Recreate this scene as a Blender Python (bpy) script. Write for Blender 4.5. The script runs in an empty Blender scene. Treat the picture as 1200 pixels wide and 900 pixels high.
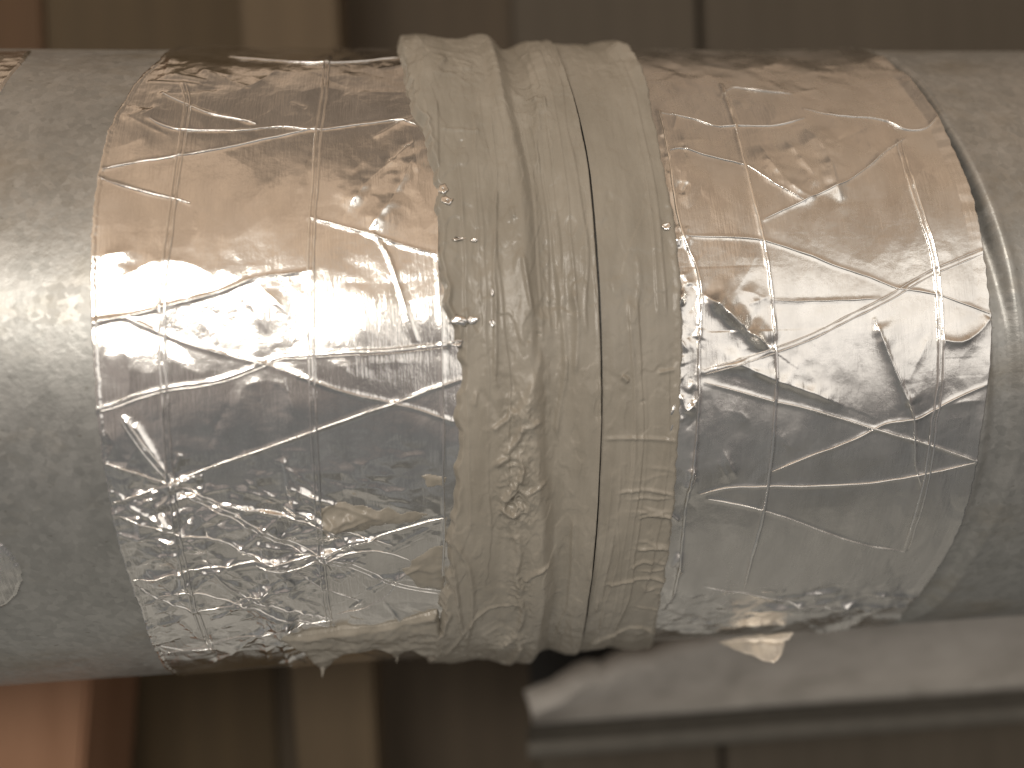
import bpy, bmesh, math, random
import numpy as np
from mathutils import Vector, Matrix

random.seed(7)
rng = np.random.default_rng(11)
S = bpy.context.scene
COL = S.collection

# ------------------------------------------------------------------ camera
R = 0.1                                   # duct radius (m); duct axis = X
YAW, PITCH, ROLL = 0.107930, -0.016592, -0.035050
CD, CH, FPX = 0.308052, -0.005691, 1027.7
CAM = np.array([0.0, -CD, CH])
cy, sy, cp, sp = math.cos(YAW), math.sin(YAW), math.cos(PITCH), math.sin(PITCH)
FWD = np.array([sy * cp, cy * cp, sp])
_r0 = np.array([cy, -sy, 0.0]); _u0 = np.cross(_r0, FWD)
RIGHT = math.cos(ROLL) * _r0 + math.sin(ROLL) * _u0
UP = -math.sin(ROLL) * _r0 + math.cos(ROLL) * _u0
cam = bpy.data.cameras.new('camera'); camo = bpy.data.objects.new('camera', cam); COL.objects.link(camo)
M = Matrix.Identity(4)
for i in range(3):
    M[i][0], M[i][1], M[i][2], M[i][3] = RIGHT[i], UP[i], -FWD[i], CAM[i]
camo.matrix_world = M
cam.sensor_width = 36.0; cam.lens = FPX / 1200 * 36
cam.clip_start = 0.01; cam.clip_end = 50
cam.dof.use_dof = True; cam.dof.focus_distance = 0.222; cam.dof.aperture_fstop = 5.0
S.camera = camo

# ------------------------------------------------------------------ world and lamps
W = bpy.data.worlds.new('World'); S.world = W; W.use_nodes = True
nt = W.node_tree; bgn = nt.nodes['Background']
tc = nt.nodes.new('ShaderNodeTexCoord'); sx = nt.nodes.new('ShaderNodeSeparateXYZ')
mr = nt.nodes.new('ShaderNodeMapRange'); mr.inputs['From Min'].default_value = -1
cr = nt.nodes.new('ShaderNodeValToRGB')
nt.links.new(tc.outputs['Generated'], sx.inputs[0]); nt.links.new(sx.outputs['Z'], mr.inputs['Value'])
nt.links.new(mr.outputs[0], cr.inputs[0]); nt.links.new(cr.outputs[0], bgn.inputs['Color'])
e = cr.color_ramp.elements
e[0].position = 0.0; e[0].color = (.36, .33, .285, 1)
e[1].position = 1.0; e[1].color = (.22, .17, .13, 1)
for pos, c in ((.09, (.22, .205, .18, 1)), (.17, (.205, .196, .182, 1)), (.27, (.155, .153, .149, 1)), (.33, (.215, .196, .184, 1)),
               (.40, (.29, .25, .225, 1)), (.52, (.33, .285, .255, 1)), (.64, (.52, .45, .37, 1)), (.80, (.62, .45, .315, 1)), (.93, (.52, .375, .26, 1))):
    q = e.new(pos); q.color = c
# unseen patches of light added for the foil's reflections: noise over direction, brighter leftwards
wn = nt.nodes.new('ShaderNodeTexNoise'); wn.inputs['Scale'].default_value = 2.6; wn.inputs['Detail'].default_value = 4
nt.links.new(tc.outputs['Generated'], wn.inputs['Vector'])
wr = nt.nodes.new('ShaderNodeMapRange'); nt.links.new(wn.outputs['Fac'], wr.inputs['Value'])
for k, v in (('From Min', .3), ('From Max', .7), ('To Min', .55), ('To Max', 1.45)): wr.inputs[k].default_value = v
wl = nt.nodes.new('ShaderNodeMapRange'); nt.links.new(sx.outputs['X'], wl.inputs['Value'])
for k, v in (('From Min', -1), ('From Max', 1), ('To Min', 1.25), ('To Max', .75)): wl.inputs[k].default_value = v
wm = nt.nodes.new('ShaderNodeMath'); wm.operation = 'MULTIPLY'
nt.links.new(wr.outputs[0], wm.inputs[0]); nt.links.new(wl.outputs[0], wm.inputs[1]); nt.links.new(wm.outputs[0], bgn.inputs['Strength'])

def area(name, loc, target, sx_, sy_, power, color):
    l = bpy.data.lights.new(name, 'AREA'); l.shape = 'RECTANGLE'; l.size = sx_; l.size_y = sy_
    l.energy = power; l.color = color
    o = bpy.data.objects.new(name, l); COL.objects.link(o); o.location = loc
    o.rotation_euler = (Vector(target) - Vector(loc)).to_track_quat('-Z', 'Y').to_euler()
    return o
area('work_lamp', (-.30, -.85, .245), (-.03, -.1, 0), .34, .17, 3.3, (1, .93, .84))
area('room_lamp', (.55, -1.0, .09), (.06, -.1, 0), 1.0, .6, 1.9, (1, .95, .88))
S.view_settings.view_transform = 'Standard'; S.view_settings.look = 'None'
S.view_settings.gamma = 1; S.view_settings.use_curve_mapping = False; S.view_settings.exposure = 0
S.cycles.max_bounces = 8; S.cycles.glossy_bounces = 6

# ------------------------------------------------------------------ helpers
def ray(px, py):
    d = FWD + (px - 600) / FPX * RIGHT - (py - 450) / FPX * UP
    return d / np.linalg.norm(d)
def on_plane(px, py, Y):                  # photograph point carried to the plane y = Y
    d = ray(px, py); k = (Y - CAM[1]) / d[1]
    return CAM + k * d
A0 = math.atan2(CH, CD); AMAX = math.acos(R / math.hypot(CD, CH))
def on_duct(px, py, r=R + .0005):         # photograph point carried to the duct: (axial x, angle t)
    d = ray(px, py)
    a = d[1] ** 2 + d[2] ** 2; b = CAM[1] * d[1] + CAM[2] * d[2]; c = CAM[1] ** 2 + CAM[2] ** 2 - r * r
    q = b * b - a * c
    k = (-b - math.sqrt(max(q, 0))) / a
    p = CAM + k * d
    return p[0], math.atan2(p[2], -p[1])
def duct_pts(pts, r=R + .0005):           # polyline -> unrolled metres (x, R*t)
    o = np.array([on_duct(x, y, r) for x, y in pts]); o[:, 1] *= R
    return o
def edge_fn(pts, r=R + .0005):            # ring-like line -> x as a function of t
    o = np.array([on_duct(x, y, r) for x, y in pts]); o = o[np.argsort(o[:, 1])]
    return lambda t: np.interp(t, o[:, 1], o[:, 0])
def smooth(pts, step=.0006):
    pts = np.asarray(pts, float); n = len(pts)
    P = np.vstack([2 * pts[0] - pts[1], pts, 2 * pts[-1] - pts[-2]]); out = []
    for i in range(n - 1):
        p0, p1, p2, p3 = P[i:i + 4]; m = max(2, int(np.linalg.norm(p2 - p1) / step))
        u = np.linspace(0, 1, m, endpoint=False)[:, None]
        out.append(.5 * ((2 * p1) + (p2 - p0) * u + (2 * p0 - 5 * p1 + 4 * p2 - p3) * u ** 2 + (3 * p1 - p0 - 3 * p2 + p3) * u ** 3))
    return np.vstack(out + [pts[-1:]])
def sstep(a, b, x):
    u = np.clip((x - a) / (b - a), 0, 1); return u * u * (3 - 2 * u)
def perlin(x, y, seed=0):
    g = np.random.default_rng(seed); T = 256
    ang = g.uniform(0, 2 * np.pi, (T, T)); gx, gy = np.cos(ang), np.sin(ang)
    xi = np.floor(x).astype(int); yi = np.floor(y).astype(int); xf = x - xi; yf = y - yi
    def d(ix, iy, fx, fy):
        a = ix % T; b = iy % T; return gx[a, b] * fx + gy[a, b] * fy
    u = xf ** 3 * (xf * (xf * 6 - 15) + 10); v = yf ** 3 * (yf * (yf * 6 - 15) + 10)
    n0 = d(xi, yi, xf, yf) * (1 - u) + d(xi + 1, yi, xf - 1, yf) * u
    n1 = d(xi, yi + 1, xf, yf - 1) * (1 - u) + d(xi + 1, yi + 1, xf - 1, yf - 1) * u
    return (n0 * (1 - v) + n1 * v) * 1.4

def tri(x, y, seed, warp=.35):
    """crisp facets: random heights on a warped triangle lattice, joined by flat pieces"""
    wx = x + warp * perlin(x * .9, y * .9, seed + 91); wy = y + warp * perlin(x * .9 + 40, y * .9, seed + 92)
    g = np.random.default_rng(seed); T = 256; h = g.uniform(-1, 1, (T, T))
    k = (wx + wy) * .3660254; u, v = wx + k, wy + k
    i, j = np.floor(u).astype(int), np.floor(v).astype(int); f, q = u - i, v - j
    a, d = h[i % T, j % T], h[(i + 1) % T, (j + 1) % T]; lo = f > q
    m = np.where(lo, h[(i + 1) % T, j % T], h[i % T, (j + 1) % T]); s1 = np.where(lo, f, q); s2 = np.where(lo, q, f)
    return a * (1 - s1) + m * (s1 - s2) + d * s2
def tag(o, label=None, cat=None, group=None, kind=None):
    for k, v in (('label', label), ('category', cat), ('group', group), ('kind', kind)):
        if v: o[k] = v
    return o
def thing(name, loc, label, cat, group=None):
    o = bpy.data.objects.new(name, None); COL.objects.link(o); o.location = loc; o.empty_display_size = .02
    return tag(o, label, cat, group)
def link(name, me, mat, parent=None):
    if mat: me.materials.append(mat)
    o = bpy.data.objects.new(name, me); COL.objects.link(o)
    if parent:
        o.parent = parent; o.matrix_parent_inverse = Matrix.Translation(-Vector(parent.location))
    return o
def grid_mesh(name, P, uv, closed_rows=False, flip=False):
    """P (rows, cols, 3) -> quad mesh with a UV map in unrolled coordinates."""
    nr, nc = P.shape[:2]
    idx = np.arange(nr * nc).reshape(nr, nc)
    if closed_rows: idx = np.vstack([idx, idx[:1]])
    f = np.stack([idx[:-1, :-1], idx[:-1, 1:], idx[1:, 1:], idx[1:, :-1]], -1).reshape(-1, 4)
    if flip: f = f[:, ::-1]
    f = np.ascontiguousarray(f)
    me = bpy.data.meshes.new(name); n = len(f)
    me.vertices.add(nr * nc); me.vertices.foreach_set('co', P.reshape(-1).astype(np.float32))
    me.loops.add(n * 4); me.loops.foreach_set('vertex_index', f.reshape(-1).astype(np.int32))
    me.polygons.add(n); me.polygons.foreach_set('loop_start', np.arange(0, n * 4, 4, dtype=np.int32))
    me.polygons.foreach_set('use_smooth', np.ones(n, dtype=bool))
    ul = me.uv_layers.new(name='unroll')
    ul.data.foreach_set('uv', uv.reshape(-1, 2)[f.reshape(-1)].reshape(-1).astype(np.float32))
    me.update(calc_edges=True); me.validate()
    return me
def cyl(X, T, H):
    return np.stack([X, -(R + H) * np.cos(T), (R + H) * np.sin(T)], -1)
def cyl_mesh(name, X, T, H, closed=False):
    uv = np.stack([X * 10, T * R * 10], -1)
    return grid_mesh(name, cyl(X, T, H), uv, closed_rows=closed)
TD = math.radians(80)
def theta_rows(step):                     # fine rows on the side in view, coarse round the back
    a = np.arange(-TD, TD, step / R)
    b = np.linspace(TD, 2 * np.pi - TD, 70)[:-1]
    return np.concatenate([a, b])
def seg_dist(px, py, pts):
    """distance to a polyline and the fraction along it"""
    best = np.full(px.shape, 1e9); fr = np.zeros(px.shape); side = np.zeros(px.shape)
    L = np.linalg.norm(np.diff(pts, axis=0), axis=1); tot = L.sum(); acc = 0
    for i in range(len(pts) - 1):
        a, b = pts[i], pts[i + 1]; d = b - a; l2 = max(d @ d, 1e-16)
        u = np.clip(((px - a[0]) * d[0] + (py - a[1]) * d[1]) / l2, 0, 1)
        ex = px - a[0] - u * d[0]; ey = py - a[1] - u * d[1]; q = np.hypot(ex, ey)
        m = q < best
        best = np.where(m, q, best); fr = np.where(m, (acc + u * L[i]) / tot, fr)
        side = np.where(m, np.sign(d[0] * ey - d[1] * ex), side)
        acc += L[i]
    return best, fr, side
def add_ridge(H, X, V, pts, w, h, taper=.12, fold=0.0, px=True, sharp=True):
    """raise a crease along a polyline; fold > 0 makes one flank long and the other short"""
    p = duct_pts(pts) if px else np.asarray(pts)
    if len(p) > 2: p = smooth(p, .0025)
    pad = w * (3 + 5 * abs(fold))
    m = (X > p[:, 0].min() - pad) & (X < p[:, 0].max() + pad) & (V > p[:, 1].min() - pad) & (V < p[:, 1].max() + pad)
    if not m.any(): return
    d, fr, sd = seg_dist(X[m], V[m], p)
    ww = np.where(sd * fold > 0, w * (1 + 4 * abs(fold)), w)
    g = (np.exp(-d / ww) if sharp else np.exp(-(d / ww) ** 2)) * (1 - .35 * np.clip(perlin(X[m] * 300, V[m] * 300, 5) + .3, 0, 1))
    if taper > 0: g *= sstep(0, taper, fr) * sstep(0, taper, 1 - fr) * .85 + .15
    H[m] += h * g
def in_poly(X, V, poly):
    c = np.zeros(X.shape, bool); j = len(poly) - 1
    for i in range(len(poly)):
        xi, yi = poly[i]; xj, yj = poly[j]
        c ^= ((yi > V) != (yj > V)) & (X < (xj - xi) * (V - yi) / (yj - yi + 1e-15) + xi); j = i
    return c
class Field:                              # height field sampled at loose points
    def __init__(s, xs, ts, H): s.xs, s.ts, s.H = xs, ts, H
    def __call__(s, x, t):
        i = np.clip(np.searchsorted(s.ts, t) - 1, 0, len(s.ts) - 2); j = np.clip(np.searchsorted(s.xs, x) - 1, 0, len(s.xs) - 2)
        a = np.clip((t - s.ts[i]) / (s.ts[i + 1] - s.ts[i]), 0, 1); b = np.clip((x - s.xs[j]) / (s.xs[j + 1] - s.xs[j]), 0, 1)
        H = s.H
        return (H[i, j] * (1 - b) + H[i, j + 1] * b) * (1 - a) + (H[i + 1, j] * (1 - b) + H[i + 1, j + 1] * b) * a
def strand(name, pts_xv, field, mat, parent, w=.00032, h=.00028, lift=.00005, seed=0, jag=.00006):
    """a thread lying on the duct surface: a tapering flattened tube"""
    p = smooth(pts_xv, .0009); n = len(p)
    k = np.arange(n)
    nz = perlin(k * .17, np.full(n, seed * .37), 3)
    d = np.gradient(p, axis=0); d /= np.linalg.norm(d, axis=1)[:, None] + 1e-12; lift = lift + .00014 * perlin(k * .11, np.full(n, seed * .91 + 4), 13)
    nrm = np.stack([-d[:, 1], d[:, 0]], -1)
    p = p + nrm * (nz * jag * 2)[:, None]
    hh = field(p[:, 0], p[:, 1] / R) + lift
    env = np.minimum(1, np.minimum(k, n - 1 - k) / 5 + .25)
    ws = w * env * (1 + .35 * perlin(k * .23, np.full(n, seed * .71), 9)); hs = h * env * (1 + .4 * perlin(k * .31, np.full(n, seed * .53), 8))
    rings = []
    for a in np.linspace(0, 2 * np.pi, 8, endpoint=False):
        q = p + nrm * (ws * np.cos(a))[:, None]; z = hh + hs * np.sin(a)
        rings.append(cyl(q[:, 0], q[:, 1] / R, z))
    P = np.stack(rings, 0)                # 8 x n x 3
    uv = np.stack([np.broadcast_to(p[:, 0] * 10, (8, n)), np.broadcast_to(p[:, 1] * 10, (8, n))], -1)
    return link(name, grid_mesh(name, P, uv, closed_rows=True), mat, parent)

# ------------------------------------------------------------------ materials
def new_mat(name):
    m = bpy.data.materials.new(name); m.use_nodes = True
    return m, m.node_tree, m.node_tree.nodes['Principled BSDF']
def node(nt, typ, **kw):
    n = nt.nodes.new(typ)
    for k, v in kw.items():
        if k in n.inputs.keys(): n.inputs[k].default_value = v
        else: setattr(n, k, v)
    return n
def uvmap(nt, scale=(1, 1, 1)):
    u = node(nt, 'ShaderNodeUVMap', uv_map='unroll'); mp = node(nt, 'ShaderNodeMapping', Scale=scale)
    nt.links.new(u.outputs[0], mp.inputs[0]); return mp.outputs[0]
def objmap(nt, scale=(1, 1, 1)):
    u = node(nt, 'ShaderNodeTexCoord'); mp = node(nt, 'ShaderNodeMapping', Scale=scale)
    nt.links.new(u.outputs['Object'], mp.inputs[0]); return mp.outputs[0]
def ramp(nt, src, stops):
    r = node(nt, 'ShaderNodeValToRGB'); nt.links.new(src, r.inputs[0]); el = r.color_ramp.elements
    el[0].position, el[0].color = stops[0][0], stops[0][1] + (1,)
    el[1].position, el[1].color = stops[-1][0], stops[-1][1] + (1,)
    for p, c in stops[1:-1]: el.new(p).color = c + (1,)
    return r.outputs[0]
def noise(nt, vec, scale, detail=4, rough=.6):
    n = node(nt, 'ShaderNodeTexNoise', Scale=scale, Detail=detail, Roughness=rough); nt.links.new(vec, n.inputs['Vector'])
    return n.outputs['Fac']
def mathn(nt, op, a, b):
    n = node(nt, 'ShaderNodeMath', operation=op)
    for i, v in enumerate((a, b)):
        if isinstance(v, (int, float)): n.inputs[i].default_value = v
        else: nt.links.new(v, n.inputs[i])
    return n.outputs[0]
def bump(nt, h, strength, dist, prev=None):
    b = node(nt, 'ShaderNodeBump', Strength=strength, Distance=dist); nt.links.new(h, b.inputs['Height'])
    if prev is not None: nt.links.new(prev, b.inputs['Normal'])
    return b.outputs[0]

def foil_mat(name, tint=(.80, .79, .77), r0=.10, r1=.26):
    m, nt, b = new_mat(name)
    b.inputs['Metallic'].default_value = 1
    n1 = noise(nt, uvmap(nt, (14, 5, 1)), 1.0, 5)
    c = ramp(nt, n1, [(.25, tuple(x * .86 for x in tint)), (.6, tint), (.8, tuple(min(1, x * 1.06) for x in tint))])
    nt.links.new(c, b.inputs['Base Color'])
    n2 = noise(nt, uvmap(nt, (6, 6, 1)), 1.0, 6, .65)
    rr = node(nt, 'ShaderNodeMapRange'); nt.links.new(n2, rr.inputs[0])
    rr.inputs['From Min'].default_value = .3; rr.inputs['From Max'].default_value = .7
    rr.inputs['To Min'].default_value = r0; rr.inputs['To Max'].default_value = r1
    nt.links.new(rr.outputs[0], b.inputs['Roughness'])
    n3 = noise(nt, uvmap(nt, (160, 14, 1)), 1.0, 3)
    n4 = noise(nt, uvmap(nt, (60, 60, 1)), 1.0, 4)
    nb = bump(nt, n3, .25, .0003); nb = bump(nt, n4, .12, .0005, nb)
    nt.links.new(nb, b.inputs['Normal'])
    return m
FOIL = foil_mat('aluminium_foil')
FOIL2 = foil_mat('aluminium_foil_dull', (.74, .73, .71), .17, .38)
THREAD = foil_mat('foil_thread', (.86, .85, .83), .10, .22)

def galv_mat():
    m, nt, b = new_mat('galvanized_steel')
    b.inputs['Metallic'].default_value = .70
    v = node(nt, 'ShaderNodeTexVoronoi', Scale=1.0); nt.links.new(uvmap(nt, (55, 55, 1)), v.inputs['Vector'])
    sep = node(nt, 'ShaderNodeSeparateColor'); nt.links.new(v.outputs['Color'], sep.inputs[0])
    n = noise(nt, uvmap(nt, (9, 9, 1)), 1.0, 7, .7)
    n5 = noise(nt, uvmap(nt, (70, 70, 1)), 1.0, 3, .6)
    s = mathn(nt, 'ADD', mathn(nt, 'MULTIPLY', sep.outputs[0], .22), mathn(nt, 'MULTIPLY', n, .78))
    c = ramp(nt, s, [(.25, (.28, .285, .275)), (.5, (.355, .358, .346)), (.75, (.44, .44, .425))])
    # brownish stains and small dark specks on the zinc
    st = node(nt, 'ShaderNodeMapRange'); nt.links.new(noise(nt, uvmap(nt, (2.2, 3.5, 1)), 1.0, 6, .68), st.inputs[0])
    for k, v in (('From Min', .52), ('From Max', .72), ('To Min', 0), ('To Max', .55)): st.inputs[k].default_value = v
    mx = node(nt, 'ShaderNodeMix', data_type='RGBA'); nt.links.new(st.outputs[0], mx.inputs[0]); nt.links.new(c, mx.inputs[6]); mx.inputs[7].default_value = (.27, .235, .175, 1)
    sk = node(nt, 'ShaderNodeMapRange'); nt.links.new(noise(nt, uvmap(nt, (42, 55, 1)), 1.0, 2, .5), sk.inputs[0])
    for k, v in (('From Min', .70), ('From Max', .76), ('To Min', 0), ('To Max', .5)): sk.inputs[k].default_value = v
    mx2 = node(nt, 'ShaderNodeMix', data_type='RGBA'); nt.links.new(sk.outputs[0], mx2.inputs[0]); nt.links.new(mx.outputs[2], mx2.inputs[6]); mx2.inputs[7].default_value = (.16, .15, .125, 1)
    nt.links.new(mx2.outputs[2], b.inputs['Base Color'])
    r = mathn(nt, 'ADD', .30, mathn(nt, 'ADD', mathn(nt, 'MULTIPLY', sep.outputs[1], .10), mathn(nt, 'MULTIPLY', n, .16)))
    nt.links.new(r, b.inputs['Roughness'])
    nb = bump(nt, n5, .20, .0004)
    nt.links.new(nb, b.inputs['Normal'])
    return m
GALV = galv_mat()

def mastic_mat():
    m, nt, b = new_mat('mastic')
    n1 = noise(nt, uvmap(nt, (24, 4, 1)), 1.0, 5, .6); n2 = noise(nt, uvmap(nt, (5, 5, 1)), 1.0, 5, .6)
    s = mathn(nt, 'ADD', mathn(nt, 'MULTIPLY', n1, .55), mathn(nt, 'MULTIPLY', n2, .45))
    c = ramp(nt, s, [(.3, (.25, .230, .192)), (.5, (.302, .280, .237)), (.7, (.36, .335, .287))])
    nt.links.new(c, b.inputs['Base Color'])
    b.inputs['Specular IOR Level'].default_value = .45
    r = mathn(nt, 'ADD', .16, mathn(nt, 'MULTIPLY', n2, .32)); nt.links.new(r, b.inputs['Roughness'])
    n3 = noise(nt, uvmap(nt, (70, 7, 1)), 1.0, 4); n4 = noise(nt, uvmap(nt, (45, 30, 1)), 1.0, 5)
    nb = bump(nt, n3, .10, .0008); nb = bump(nt, n4, .22, .0009, nb); nt.links.new(nb, b.inputs['Normal'])
    return m
MASTIC = mastic_mat()

def wood_mat(name, dark, light, rough=.7):
    m, nt, b = new_mat(name)
    v = objmap(nt, (26, 26, 4)); n0 = noise(nt, v, 1.0, 6, .6)
    w = node(nt, 'ShaderNodeTexWave', Scale=1.0, Distortion=3.5, Detail=3.0); w.inputs['Detail Scale'].default_value = 1.2
    nt.links.new(objmap(nt, (16, 16, 1.2)), w.inputs['Vector'])
    s = mathn(nt, 'ADD', mathn(nt, 'MULTIPLY', n0, .88), mathn(nt, 'MULTIPLY', w.outputs['Fac'], .12))
    c = ramp(nt, s, [(.2, dark), (.75, light)]); nt.links.new(c, b.inputs['Base Color'])
    b.inputs['Roughness'].default_value = rough
    nt.links.new(bump(nt, s, .4, .001), b.inputs['Normal'])
    return m

# ------------------------------------------------------------------ background: boards, beams, panel
def box_obj(name, c, size, mat, parent=None, rot=(0, 0, 0), bevel=.0015):
    bm = bmesh.new(); bmesh.ops.create_cube(bm, size=1.0)
    for v in bm.verts: v.co = Vector((v.co.x * size[0], v.co.y * size[1], v.co.z * size[2]))
    bmesh.ops.bevel(bm, geom=bm.edges[:], offset=bevel, segments=2, affect='EDGES')
    me = bpy.data.meshes.new(name); bm.to_mesh(me); bm.free()
    if mat: me.materials.append(mat)
    o = bpy.data.objects.new(name, me); COL.objects.link(o); o.location = c; o.rotation_euler = rot
    if parent:
        o.parent = parent; o.matrix_parent_inverse = Matrix.Translation(-Vector(parent.location))
    return o
W_OLIVE = wood_mat('wood_olive', (.060, .040, .0175), (.092, .063, .028))
W_ORANGE = wood_mat('wood_orange', (.075, .038, .0145), (.105, .056, .023))
W_TAN = wood_mat('wood_tan', (.083, .058, .031), (.12, .085, .046))
W_PINE = wood_mat('wood_pine', (.23, .115, .06), (.40, .225, .135))
W_DARK = wood_mat('wood_dark', (.055, .040, .024), (.08, .060, .037))
W_GREY = wood_mat('wood_grey', (.066, .054, .038), (.088, .073, .053))
YB = .205                                 # face of the boards behind the duct
wall = tag(bpy.data.objects.new('board_wall', None), kind='structure'); COL.objects.link(wall); wall.location = (0, YB, -.35)
def plank(px0, px1, mat, z0=-.45, z1=.56, y=YB, parent=wall, py=20, th=.018):
    a = on_plane(px0, py, y)[0]; b = on_plane(px1, py, y)[0]
    return box_obj('plank', ((a + b) / 2, y + th / 2, (z0 + z1) / 2), (abs(b - a) - .0003, th, z1 - z0), mat, parent)
plank(-420, -160, W_OLIVE); plank(-160, 50, W_ORANGE, y=YB - .003); plank(50, 292, W_OLIVE, y=YB); plank(292, 600, W_DARK, y=YB + .002)
plank(600, 817, W_GREY, y=YB + .001); plank(823, 1560, W_GREY, y=YB + .003)
box_obj('backing_sheet', (0, YB + .06, .055), (1.6, .05, 1.0), W_DARK, wall)

def beam(name, corners_px, Y, depth, mat, label, zt, zb):
    """upright beam whose front face follows a left and a right edge"""
    (lt, rt, yt), (lb, rb, yb) = corners_px
    a, b = on_plane(lt, yt, Y), on_plane(rt, yt, Y); c, d = on_plane(lb, yb, Y), on_plane(rb, yb, Y)
    def at(p, q, z): return p + (q - p) * ((z - p[2]) / (q[2] - p[2]))
    A, B = at(a, c, zt), at(b, d, zt); Cc, D = at(a, c, zb), at(b, d, zb)
    bm = bmesh.new(); vs = []
    for p in (A, B, D, Cc):
        vs.append((bm.verts.new((p[0], Y, p[2])), bm.verts.new((p[0], Y + depth, p[2]))))
    f = [v[0] for v in vs]; k = [v[1] for v in vs]
    bm.faces.new(f[::-1]); bm.faces.new(k)
    for i in range(4): bm.faces.new((f[i], f[(i + 1) % 4], k[(i + 1) % 4], k[i]))
    bmesh.ops.recalc_face_normals(bm, faces=bm.faces[:])
    bmesh.ops.bevel(bm, geom=bm.edges[:], offset=.002, segments=2, affect='EDGES')
    me = bpy.data.meshes.new(name); bm.to_mesh(me); bm.free()
    o = link(name, me, mat); tag(o, label, 'beam'); return o
beam('wood_beam', ((282, 396, 25), (345, 440, 850)), .125, .075, W_TAN, 'tan wooden beam with a knot, upright behind the left foil tape', .42, -.42)
beam('wood_beam', ((-60, 105, 800), (-60, 97, 900)), .118, .08, W_PINE, 'pinkish pine beam with dark grain lines below the bare duct at bottom left', -.075, -.42)

# ------------------------------------------------------------------ ducts
step = .0005
def duct_section(name, x0, x1, H, xs, parent):
    T = theta_rows(.0005)
    X, TT = np.meshgrid(xs, T)
    return link(name, cyl_mesh(name, X, TT, H(X, TT), closed=True), GALV, parent)
left = thing('duct_pipe', (-.15, 0, -R), 'bare dull galvanized steel duct left of the crumpled foil tape', 'duct', 'duct sections')
duct_section('pipe_wall', -.40, 0, lambda X, T: -.0001 + (.00012 * perlin(X * 22, T * 3.0, 2) + .00025 * perlin(X * 9, T * 1.2, 12)) * sstep(-.06, -.08, X) - .0004 * sstep(-.068, -.062, X), np.concatenate([np.linspace(-.42, -.2, 40)[:-1], np.linspace(-.2, .040, 200)]), left)

ring = edge_fn([(1070, 90), (1104, 140), (1150, 225), (1178, 310), (1192, 400), (1194, 470), (1186, 540), (1165, 600), (1130, 660), (1090, 712)])
def hr(X, T):
    d = X - ring(np.where(T > np.pi, T - 2 * np.pi, T))
    up = np.clip(np.sin(T) * 1.4 + .26, .26, 1)
    return (-.0058 * np.exp(-((d + .0038) / .0036) ** 4) * up + .0007 * np.exp(-((d - .0012) / .0018) ** 2) * np.clip(np.sin(T) + .9, .65, 1) + .0004 * sstep(0, .004, d)
            + .0002 * perlin(X * 20, T * 2.5, 4) - .0005 * sstep(-.006, -.010, d))
right = thing('duct_pipe', (.20, 0, -R), 'galvanized steel duct with a raised ring right of the smoother foil tape', 'duct', 'duct sections')
duct_section('pipe_wall', 0, .5, hr, np.concatenate([np.linspace(.042, .12, 40)[:-1], np.linspace(.12, .19, 420)[:-1], np.linspace(.19, .5, 40)]), right)

# ------------------------------------------------------------------ foil tapes
STEP = .00027
def foil_base(X, V, seed, low, mid, fine):
    return (low * perlin(X * 38, V * 38, seed) + mid * perlin(X * 90, V * 80, seed + 1) + .00020 * tri(X * 60, V * 60, seed + 5) + .00010 * tri(X * 170, V * 150, seed + 6, .5)
            + fine * perlin(X * 380, V * 380, seed + 2))
def crumple(X, V, seed, sc):
    return tri(X * sc, V * sc, seed, .5) * .75 + .28 * tri(X * sc * 2.3, V * sc * 2.3, seed + 1, .5) + .06 * tri(X * sc * 5, V * sc * 5, seed + 2)
def blob(X, V, px, py, rx, ry):           # soft mask round a photograph point, radii in metres
    x, t = on_duct(px, py); return np.exp(-((X - x) / rx) ** 2 - ((V - t * R) / ry) ** 2)
def build_tape(edge_l, edge_r, x_ref, fn, ridges, seed, edge_lift=lambda t: t * 0):
    ts = np.arange(-TD, TD, STEP / R)
    rows = np.concatenate([ts, np.linspace(TD, 2 * np.pi - TD, 70)[:-1]])
    nc = int(x_ref / STEP)
    tt = np.where(rows > np.pi, rows - 2 * np.pi, rows)
    xl = edge_l(tt) + .00035 * perlin(tt * 30, tt * 0 + seed, 6) + .0002 * perlin(tt * 110, tt * 0 + seed, 7); xr = edge_r(tt) + .0004 * perlin(tt * 40, tt * 0 + seed, 16)
    u = np.linspace(0, 1, nc)
    X = xl[:, None] + (xr - xl)[:, None] * u[None]; T = np.broadcast_to(rows[:, None], X.shape)
    V = np.broadcast_to(tt[:, None], X.shape) * R
    H = .0004 + fn(X, V)
    for r in ridges:
        kw = r[3] if len(r) > 3 else dict(taper=.38)
        k = 1.0 if len(r) > 3 else .72
        add_ridge(H, X, V, r[0], r[1] * (1 if len(r) > 3 else 1.5), r[2] * k, **kw)
    H = np.maximum(H, .00012)
    lim = .0045                           # the cut edges lie down on the duct
    H[:, 0] = -.0004; H[:, -1] = -.0004
    H[:, 1:5] += .00025; H[:, -13:-1] += (.00025 + edge_lift(tt)[:, None]) * np.linspace(.1, 1, 12)[None]
    class F:                              # sample through the warped columns
        def __call__(s, x, t):
            i = np.clip(((t + TD) / (STEP / R)), 0, len(ts) - 1.001); i0 = i.astype(int)
            uu = (x - xl[i0]) / (xr[i0] - xl[i0]); j = np.clip(uu * (nc - 1), 0, nc - 1.001); j0 = j.astype(int)
            fi, fj = i - i0, j - j0
            i1 = np.minimum(i0 + 1, len(ts) - 1)
            return (H[i0, j0] * (1 - fj) + H[i0, j0 + 1] * fj) * (1 - fi) + (H[i1, j0] * (1 - fj) + H[i1, j0 + 1] * fj) * fi
    return X, T, H, F()

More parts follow.
